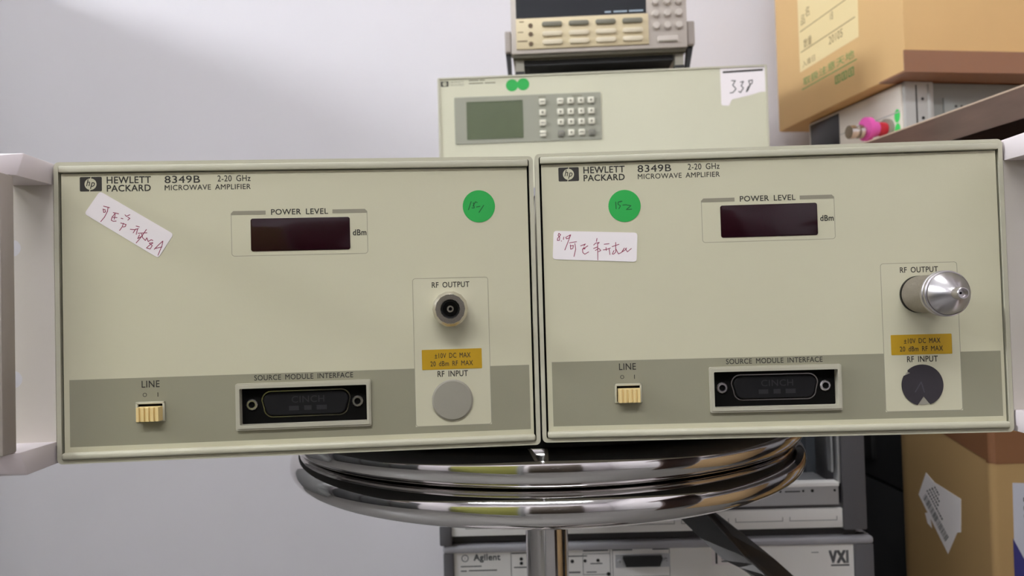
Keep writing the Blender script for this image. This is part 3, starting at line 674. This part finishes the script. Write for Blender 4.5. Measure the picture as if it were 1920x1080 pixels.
b = MB(M_LCD, M_MFD); b.prism(rrect(37.8, 110.2, 97.8, 146.2, .8), -1.3, -1.15); b.ring(rrect(37.2, 110.8, 97.2, 146.8, 1), rrect(38.4, 109.6, 98.4, 145.6, .8), -1.6, -1.2, mi=0); b.build('lcd_screen', ps, smooth=0, label='blank green-grey LCD screen')
def key(x, z, m, w_=8.2, h_=8.0, gl=0):
    b = MB(m, M_PRINT)
    b.box(x-w_/2, x+w_/2, -4.2, -1.1, z-h_/2, z+h_/2, bev=.9)
    if gl == 1: b.box(x-1.2, x+1.2, -4.3, -4.1, z-1.4, z+1.4, mi=1)
    elif gl == 2: b.box(x-2.6, x+2.6, -4.3, -4.1, z-.5, z+.8, mi=1)
    elif gl == 3: b.box(x-4.2, x+4.2, -4.35, -4.1, z-.5, z+.4, mi=1)
    b.build('key', ps, smooth=30)
ZR = [142.9, 129.0, 115.6, 101.6]
for i, z in enumerate(ZR):
    key(136.3, z, M_KEY, gl=(2, 1, 2, 3)[i])
    for j, x in enumerate((159.5, 172.8, 186.3, 199.3)):
        dk = i == 3 and j in (0, 3)
        key(x, z-(.8 if dk else 0), M_KEYD if dk else M_KEY, gl=2 if (dk or (i == 3 and j == 2) or (i == 0 and j == 0)) else 1)
b = MB(M_PRINT); b.box(131.5, 141, -1.3, -1.15, 149, 150.3); b.box(175, 188, -1.3, -1.15, 148.9, 150.3); b.build('keypad_print', kp, smooth=0)
for cx, cz in ((97.5, 166.9), (112.1, 167.7)):
    b = MB(M_GREEN); b.prism(disc(cx, cz, 8.0), -.12-(.1 if cx > 100 else 0), 0); b.build('round_sticker', ps, smooth=0, label='small plain green round sticker')
b = MB(M_WHITEPAPER, M_INK)
b.prism([(366.2, 178.2), (423, 178.6), (423.2, 145.6), (416, 145.2), (402, 141.2), (381, 137.2), (379.2, 135.6), (376, 128.8), (368, 129.6), (366.4, 131)], -.2, 0)
b.prism([(369.5, 173.9), (420.4, 175.2), (420.4, 172.6), (369.5, 171.3)], -.3, -.2, mi=1)
for s_ in INK_NUMBER: b.stroke([(x, z+z_) for x, z in s_], 1.25, -.2, mi=1, th=.05)
b.build('paper_label', ps, smooth=0, label='white torn sticker handwritten 338')

# ------------------------------------------------------------------ bench meter on top
M_BM = mat('grey_beige_meter_case', (188, 178, 168), .5, noise=.02, nscale=40)
M_BMC = mat('cream_meter_panel', (204, 188, 152), .5)
M_BMD = mat('dark_meter_display', (26, 29, 33), .15, spec=.5)
M_BMB = mat('cream_meter_button', (206, 194, 168), .45)
M_BMO = mat('olive_grey_meter_button', (116, 112, 96), .45)
M_BMX = mat('brown_meter_jack', (92, 70, 44), .5)
bm_ = thing('bench_multimeter', 'small bench meter with dark display and rows of buttons on top of the beige instrument', 'meter', (.0084, .965, .8846), -.045)
b = MB(M_BM); b.box(1, 228, 4, 290, 24, 134, bev=3); b.box(0, 229, -6, 14, 29.5, 136, bev=1.5); b.build('housing', bm_)
b = MB(mat('dark_olive_lip', (70, 64, 46), .6)); b.box(1.5, 227, -3, 8, 24.5, 29.4, bev=.6); b.build('lower_lip', bm_)
b = MB(M_MATBLACK, M_MFD)
b.box(16, 212, 6, 285, 17, 24.2)  # matt black stands for the shadow beneath the meter
b.build('shaded_underside', bm_)
for x in (4.5, 214):
    for y in (4, 255):
        b = MB(M_GREYPLUG, M_MATBLACK); b.box(x, x+11, y, y+14, 9, 25); b.box(x-.5, x+11.5, y-.5, y+14.5, 0, 9.2, mi=1); b.build('foot', bm_, smooth=0)
b = MB(M_BMD); b.box(7, 176.8, -6.6, 0, 76.2, 131); dp = b.build('display_window', bm_, smooth=0, label='dark blank display window')
b = MB(mat('pale_blue_print', (150, 165, 175), .6))
for x0, x1 in ((123, 131), (134.5, 152), (154.5, 173)): b.box(x0, x1, -6.75, -6.55, 78.5, 80.6)
b.build('lettering', dp, smooth=0)
b = MB(M_BMC); b.box(6.5, 179, -8.5, -4, 34.8, 75, bev=.8); cp = b.build('button_panel', bm_, label='cream raised button panel')
for j in range(4):
    cx = 53.8+j*34.8
    for z, m in ((66.0, M_BMO), (53.2, M_BMB), (42.2, M_BMB)):
        b = MB(m); b.prism(rrect(cx-13.2, cx+13.2, z-3.2, z+3.2, 3.0), -11.2, -8.3, bev=.8); b.build('button', bm_, smooth=30)
b = MB(M_BMX)
for z in (65.2, 53.8, 41): b.prism(disc(25.6, z, 3.0, 20), -9.2, -8.4)
b.prism(rect(11, 17, 70, 71.2), -8.7, -8.4); b.prism(rect(9, 16, 56.5, 57.5), -8.7, -8.4); b.prism(rect(8, 21, 44.5, 45.7), -8.7, -8.4)
b.build('status_light', bm_, smooth=0, label='brown indicator dots')
for i, z in enumerate((120, 105, 89.8, 73.8, 57.6)):
    for x in (189, 204, 218.8):
        if i < 1: pass
        b = MB(M_BM); b.lathe([(4.6, 0), (4.4, 4.0), (3.6, 5), (0, 5.2)], (x, -6, z), (0, -1, 0), n=24); b.build('round_button', bm_)
b = MB(M_BM, M_PRINT); b.prism(rrect(190, 217, 36.5, 44.5, 2), -8.5, -5.8, bev=.6); b.box(192, 215, -8.7, -8.4, 36.8, 38.2, mi=1); b.build('slot_button', bm_, smooth=30)
# carrying handle folded down as a stand
b = MB(M_GRIP, M_MATBLACK)
b.box(-9, -.5, 0, 26, 34, 63, bev=2); b.box(229.5, 240, 0, 26, 34, 66, bev=2)
b.prism([(-8.5, 36), (-1.5, 36), (-1.0, 0), (-6.0, 0)], 6, 20, mi=1, bev=.5); b.prism([(231, 36), (239, 36), (232, 0), (227.5, 0)], 6, 20, mi=1, bev=.5)
b.build('carry_handle', bm_, smooth=0, label='grey carrying handle turned down as a stand')

# ------------------------------------------------------------------ desk on the right with what stands on it
K = 1.18
def kp_(x, y, z): return Vector((x*K, y*K, CAM_Z+(z-CAM_Z)*K))
M_WOOD = mat('dark_brown_wood_laminate', (86, 64, 55), .35, noise=.22, nscale=9, stretch=(8, 1, 8), coat=.3)
M_EDGE = mat('pale_edge_highlight', (196, 172, 150), .45)
ZT = kp_(0, 0, .75).z
a0 = kp_(.392, .735, .75); a1 = kp_(.4133, .5843, .75); dd = (a1-a0).normalized()
def onedge(y): s = (y-a0.y)/dd.y; return (a0.x+dd.x*s, y)
dk = thing('desk', 'dark brown wooden desk with a pale top edge along the right side', 'desk', (.9, .6, 0))
pA, pB = onedge(1.40), onedge(-.35)
poly = [pA, pB, (1.3, -.35), (1.3, 1.40)]
P2 = lambda pts: [(x-.9, y-.6) for x, y in pts]
b = MB(M_WOOD, scale=1); b.prism(P2(poly), ZT-.0315, ZT-.0016, axis='Z'); b.build('desktop', dk, smooth=0)
b = MB(M_EDGE, scale=1); b.prism(P2(poly), ZT-.0015, ZT, axis='Z'); b.build('edge_highlight_layer', dk, smooth=0, label='pale thin layer for the top edge highlight')  # thin beige layer stands for the highlight along the top edge
for ya, yb in ((1.36, 1.385), (-.30, -.275)):
    b = MB(M_WOOD, scale=1); xx = onedge(yb)[0]+.08; b.box(xx-.9, 1.28-.9, ya-.6, yb-.6, 0, ZT-.0316); b.build('side_panel', dk, smooth=0)

M_IN = mat('pale_instrument_front', (214, 208, 196), .5)
M_INS = mat('grey_instrument_frame', (172, 172, 168), .45)
M_INP = mat('grey_instrument_cover', (128, 130, 126), .5, noise=.02, nscale=30)
M_PINK = mat('pink_plastic', (222, 88, 172), .45); M_RED = mat('red_plastic', (196, 28, 52), .4)
M_LGREEN = mat('bright_green_sticker', (62, 208, 96), .6)
ci = kp_(.474, .8718, .839); ZI = ci.z
# local frame: origin at the near front bottom corner; +X runs from the front face into the instrument, +Y along the front face away from the camera
ang = math.atan2(.988, -.156)-math.pi/2
ins = thing('signal_instrument', 'grey bench instrument with pink and red coaxial plug under the upper carton', 'instrument', (ci.x, ci.y, ZT), ang)
hi = (ZI-ZT)*1000
b = MB(M_INP); b.box(42, 460, 3, 238, 4, hi-.8, bev=1.5); b.box(62, 440, 0, 4, 4, 83, bev=.5)
for x in (60, 420):
    for y in (20, 200): b.box(x, x+20, y, y+20, 0, 5)
b.build('cover', ins)
b = MB(M_INS, M_MATBLACK)
b.box(0, 46, 0, 240, 3, hi, bev=2)
b.box(19, 37, -.8, 1, 8, hi-6, mi=0); b.box(17, 19, -.4, .5, 8, hi-5, mi=1); b.box(35.5, 41, -3, 1, 3, hi-4, mi=0, bev=1)
for z in (80, 53): b.lathe([(0, 0), (2.2, 0), (2.2, .6), (0, .6)], (27, -.8, z), (0, -1, 0), n=14, mi=1)
for x in (80, 89): b.lathe([(0, 0), (1.8, 0), (1.8, .6), (0, .6)], (x, 0, 70.5), (0, -1, 0), n=14, mi=1)
b.build('side_frame', ins)
b = MB(M_IN, M_INS); b.box(-3, 1, 4, 236, 5, hi-3, bev=.6); b.box(-3.3, -2.8, 6, 150, hi*.60, hi*.615, mi=1); b.build('front_panel', ins)
b = MB(M_BLACK); b.box(-4, -2.5, 150, 232, 8, hi-6, bev=.4); b.build('display_window', ins, label='black area at the far end of the front panel')  # plain black area over the far part of the front
for k, z in enumerate((59, 39)):
    b = MB(M_LGREEN); c = [( -3.15, 12.9+6*math.cos(2*math.pi*q/28), z+9.6*math.sin(2*math.pi*q/28)) for q in range(28)]
    for dx in (0,): 
        v0 = [b.bm.verts.new(p) for p in c]; v1 = [b.bm.verts.new((p[0]+.15, p[1], p[2])) for p in c]
        b.bm.faces.new(v0); b.bm.faces.new(v1[::-1])
        for q in range(28): b.bm.faces.new((v0[q], v1[q], v1[(q+1) % 28], v0[(q+1) % 28]))
    bmesh.ops.recalc_face_normals(b.bm, faces=b.bm.faces[:])
    b.build('round_sticker', ins, smooth=0, label='bright green round sticker')
pz = kp_(0, 0, .788).z; pz = (pz-ZT)*1000
yk = 34
b = MB(M_GREYPLUG); b.lathe([(0, 0), (15, 0), (15, 5), (0, 5)], (-3, yk, pz), (-1, 0, 0), n=32); cx_ = b.build('coaxial_plug', ins, label='pink and red coaxial plug with a metal end')
b = MB(M_RED); b.lathe([(0, 4), (9, 4), (10, 8), (10, 15), (9, 20), (0, 20)], (-3, yk, pz), (-1, 0, 0), n=32); b.build('red_collar', cx_)
b = MB(M_PINK); b.lathe([(0, 19), (11, 19), (11.5, 29), (17, 30), (17, 37), (0, 37)], (-3, yk, pz), (-1, 0, 0), n=32); b.build('pink_body', cx_)
b = MB(M_NICKEL); b.lathe([(0, 36), (7, 36), (7, 42), (10, 42), (10, 48), (7, 49), (7, 54), (9.5, 54), (9.5, 62), (0, 62)], (-3, yk, pz-1), (-1, 0, -.06), n=24); b.build('metal_end', cx_)
b = MB(mat('cream_cap', (232, 216, 190), .5)); b.lathe([(0, 0), (8, 0), (8, 22), (7, 24), (0, 24)], (-3, yk-8, pz-24), (-1, 0, 0), n=24); b.build('dust_cap', ins, label='cream round cap below the plug')

# upper carton
M_CARD = mat('kraft_cardboard', (208, 172, 120), .75, spec=.2, noise=.05, nscale=5, bump=.06, bscale=60)
M_TAPE = mat('brown_packing_tape', (136, 94, 66), .25, spec=.5)
M_CPAPER = mat('faded_paper_label', (224, 204, 152), .6)
M_CINK = mat('brown_stamp_ink', (128, 104, 70), .7); M_CGREEN = mat('green_stamp_ink', (108, 150, 84), .7)
cc = kp_(.4562, .8359, .842)
dirL = Vector((.4172-.4562, 1.1275-.8359)).normalized()
angc = math.atan2(dirL.y, dirL.x)-math.pi/2
Lc = .2942*K*1000
cr = thing('cardboard_carton', 'kraft carton with faded paper label and green stamps resting on the grey instrument', 'carton', (cc.x, cc.y, ZI+.0006), angc)
HC = 330
b = MB(M_CARD); b.box(0, 430, 0, Lc, 0, HC, bev=3); b.build('box_body', cr)
def flat(y, z): return (-.25, y, z)
def LF(y, z, e=.25): return Vector((-e, y, z))
k1 = K*1000
def onleft(b, pts, mi=0, e=.2):
    v0 = [b.bm.verts.new((-e, y, z)) for y, z in pts]; v1 = [b.bm.verts.new((0.05, y, z)) for y, z in pts]
    fs = [b.bm.faces.new(v0), b.bm.faces.new(v1[::-1])]
    for q in range(len(pts)): fs.append(b.bm.faces.new((v0[q], v1[q], v1[(q+1) % len(pts)], v0[(q+1) % len(pts)])))
    for f in fs: f.material_index = mi
    bmesh.ops.recalc_face_normals(b.bm, faces=fs)
zb = .842
b = MB(M_CPAPER, M_CINK, M_CGREEN)
def yz(t, z): return (t*k1, (z-zb)*k1)
onleft(b, [yz(.226, .9128), yz(.084, .9132), yz(.082, 1.05), yz(.226, 1.06)], 0, .2)
def cjk(txt, t0, t1, z0, z1, mi):
    (ya, za), (yb2, zb2) = yz(t0, z0), yz(t1, z1)
    # letters read from far to near (left to right when looking along +x)
    b.text(txt, 0, 1, za, zb2, 0, mi=mi, fn=lambda a, zz: (-.35, ya+(yb2-ya)*a, zz))
cjk('\u54c1', .2185, .2075, .978, .992, 1); cjk('\u540d', .206, .195, .985, .999, 1); cjk('\u6570\u91cf', .213, .192, .943, .956, 1)
cjk('18', .145, .138, .957, .968, 1); cjk('20105', .150, .118, .926, .937, 1); cjk('\u5165\u5eab\u65e5', .218, .185, .917, .926, 1)
for t0, t1, z in ((.222, .09, .970), (.222, .09, .940)):
    onleft(b, [yz(t0, z), yz(t1, z), yz(t1, z+.0012), yz(t0, z+.0012)], 1, .3)
cjk('\u53d6\u6271\u6ce8\u610f\u5929\u5730', .218, .095, .8905, .902, 2)
onleft(b, [yz(.222, .886), yz(.09, .886), yz(.09, .8873), yz(.222, .8873)], 2, .3)
for t0 in (.139, .124, .109):
    y0_, z0_ = yz(t0, .869); y1_, z1_ = yz(t0-.012, .880)
    for q in ([(y0_, z0_), (y1_, z0_), (y1_, z0_+2), (y0_, z0_+2)], [(y0_, z1_-2), (y1_, z1_-2), (y1_, z1_), (y0_, z1_)], [(y0_, z0_), (y0_-2, z0_), (y0_-2, z1_), (y0_, z1_)], [(y1_+2, z0_), (y1_, z0_), (y1_, z1_), (y1_+2, z1_)]): onleft(b, q, 2, .3)
    onleft(b, [((y0_+y1_)/2+1.5, z0_+3), ((y0_+y1_)/2-1.5, z0_+3), ((y0_+y1_)/2-1.5, z1_-3), ((y0_+y1_)/2+1.5, z1_-3)], 2, .32)
b.build('shipping_mark', cr, smooth=0, label='faded paper label and green stamps on the left face')
b = MB(M_TAPE)
b.box(-.4, 430, -.5, 2, 0, 25*K, bev=.2); b.box(-.4, 430, -.4, 55, -.35, 2); b.box(168*K, 240*K, -.6, 2, 10, 68*K)  # run beneath the box is added to darken the shaded underside
b.build('packing_tape', cr, smooth=0, label='brown packing tape along the lower edge')

# lower carton under the desk
M_CARD2 = mat('brown_cardboard', (176, 144, 98), .75, spec=.2, noise=.06, nscale=5, bump=.06, bscale=60)
c2 = thing('cardboard_carton', 'tall brown carton on the floor under the desk with white address slip', 'carton', (.448, .700, 0), math.radians(1.2))
b = MB(M_CARD2)
def cr_(cx, cy, rr, a0): return [(cx+rr*math.cos(math.radians(a0+q*11.25)), cy+rr*math.sin(math.radians(a0+q*11.25))) for q in range(9)]
b.prism(cr_(324, 183, 6, 0)+cr_(46, 143, 46, 90)+cr_(6, 6, 6, 180)+cr_(324, 6, 6, 270), 0, 452, axis='Z'); b.build('box_body', c2, smooth=40)
b = MB(M_TAPE)
b.prism([(-.35, 452.4), (-.35, 424), (.0, 424), (.0, 452)], -.3, 60, axis='Y') if False else None
# tape over the top edge, folded down both faces
b.box(4.5, 324, -.45, 2, 422, 452.3, bev=.1)
b.prism([(6-6.45*math.cos(math.radians(q*15)), 6-6.45*math.sin(math.radians(q*15))) for q in range(7)]+[(6, 6)], 422.5, 452.3, axis='Z')
fs_ = [(-.4, 3, 424), (-.4, 140, 452.2), (-.4, 3, 452.2)]
v0 = [b.bm.verts.new(p) for p in fs_]; v1 = [b.bm.verts.new((.1, p[1], p[2])) for p in fs_]
b.bm.faces.new(v0); b.bm.faces.new(v1[::-1])
for q in range(3): b.bm.faces.new((v0[q], v1[q], v1[(q+1) % 3], v0[(q+1) % 3]))
bmesh.ops.recalc_face_normals(b.bm, faces=b.bm.faces[:])
b.box(6, 324, 6, 100, 452, 452.5)
b.build('packing_tape', c2, smooth=0, label='shiny brown packing tape')
b = MB(mat('bright_white_slip', (246, 240, 240), .55), M_MFTXT, M_MATBLACK)
def slip(pts, mi=0, e=.3):
    v0 = [b.bm.verts.new((-e, y, z)) for y, z in pts]; v1 = [b.bm.verts.new((-e+.28, y, z)) for y, z in pts]
    fs = [b.bm.faces.new(v0), b.bm.faces.new(v1[::-1])]
    for q in range(len(pts)): fs.append(b.bm.faces.new((v0[q], v1[q], v1[(q+1) % len(pts)], v0[(q+1) % len(pts)])))
    for f in fs: f.material_index = mi
    bmesh.ops.recalc_face_normals(b.bm, faces=fs)
q0 = Vector((123, 362.4)); q1 = Vector((107, 389.5)); q2 = Vector((47.5, 379)); q3 = Vector((73, 313.5)); 
slip([(123, 362.4), (107, 390), (92, 383), (47.5, 377), (49, 352), (73, 313.5)])
slip([(112, 345), (108, 335), (100, 332), (104, 348)], 0, .2); slip([(49, 353), (49.6, 343), (58, 340)], 0, .2)
# barcode along the lower left edge of the slip, text lines beside it
ea = Vector((118, 360)); eb = Vector((77, 322)); dv = (eb-ea); nv = Vector((-.80, .60)).normalized()
nv = Vector((dv.y, -dv.x)).normalized()
if nv.x > 0: nv = -nv
random.seed(3)
s = .04
while s < .95:
    wd = random.choice((.008, .012, .02)); p = ea+dv*s+nv*2.5
    slip([tuple(p), tuple(p+dv*wd), tuple(p+dv*wd+nv*9), tuple(p+nv*9)], 1, .42); s += wd+random.choice((.01, .016, .022))
for k, (o_, l0, l1) in enumerate(((15, .02, .62), (20, .05, .4), (25, .08, .38), (30, .12, .30))):
    s = l0
    while s < l1:
        wd = random.uniform(.02, .05); p = ea+dv*s+nv*o_
        slip([tuple(p), tuple(p+dv*wd), tuple(p+dv*wd+nv*2.2), tuple(p+nv*2.2)], 2, .42); s += wd+.02
b.build('address_slip', c2, smooth=0, label='white address slip with barcode on the left face')
b = MB(mat('pale_blue_grey_paper', (196, 196, 206), .6), M_MATBLACK, mat('dark_blue_print', (58, 56, 120), .6))
b.prism([(20.0, 404), (90, 400), (90, 260), (17.5, 260)], -.4, .1)
for z in (386, 378, 370, 362, 355, 348): b.prism(rect(29.5, 60, z, z+4), -.5, -.35, mi=1)
b.prism([(18, 352), (26, 336), (33, 322), (33, 262), (18, 262)], -.5, -.35, mi=2)
b.build('document_sheet', c2, smooth=0, label='pale blue printed sheet on the near face')

# black case under the desk
bc = thing('equipment_case', 'black equipment case in the dark gap under the desk behind the brown carton', 'case', (.466, .898, 0))
M_CASE = mat('black_case_plastic', (40, 39, 40), .6, noise=.1, nscale=20)
b = MB(M_CASE); b.box(0, 330, 0, 400, 10, 345, bev=3); b.build('case_body', bc)
b = MB(M_CASE); b.box(-1, 331, -1, 401, 347.5, 600, bev=3); b.box(2, 325, 4, 396, 340, 350); b.build('case_lid', bc)
b = MB(M_MATBLACK)
for y in (20, 360): b.box(10, 50, y, y+25, 0, 11); b.box(280, 320, y, y+25, 0, 11)
b.build('foot', bc)
b = MB(M_MATBLACK); b.box(-6, 1, 60, 95, 372, 420, bev=1.5); b.build('latch', bc)
b = MB(M_MATBLACK); b.box(-4, 1, 150, 240, 470, 500, bev=1.5); b.build('grip_plate', bc)
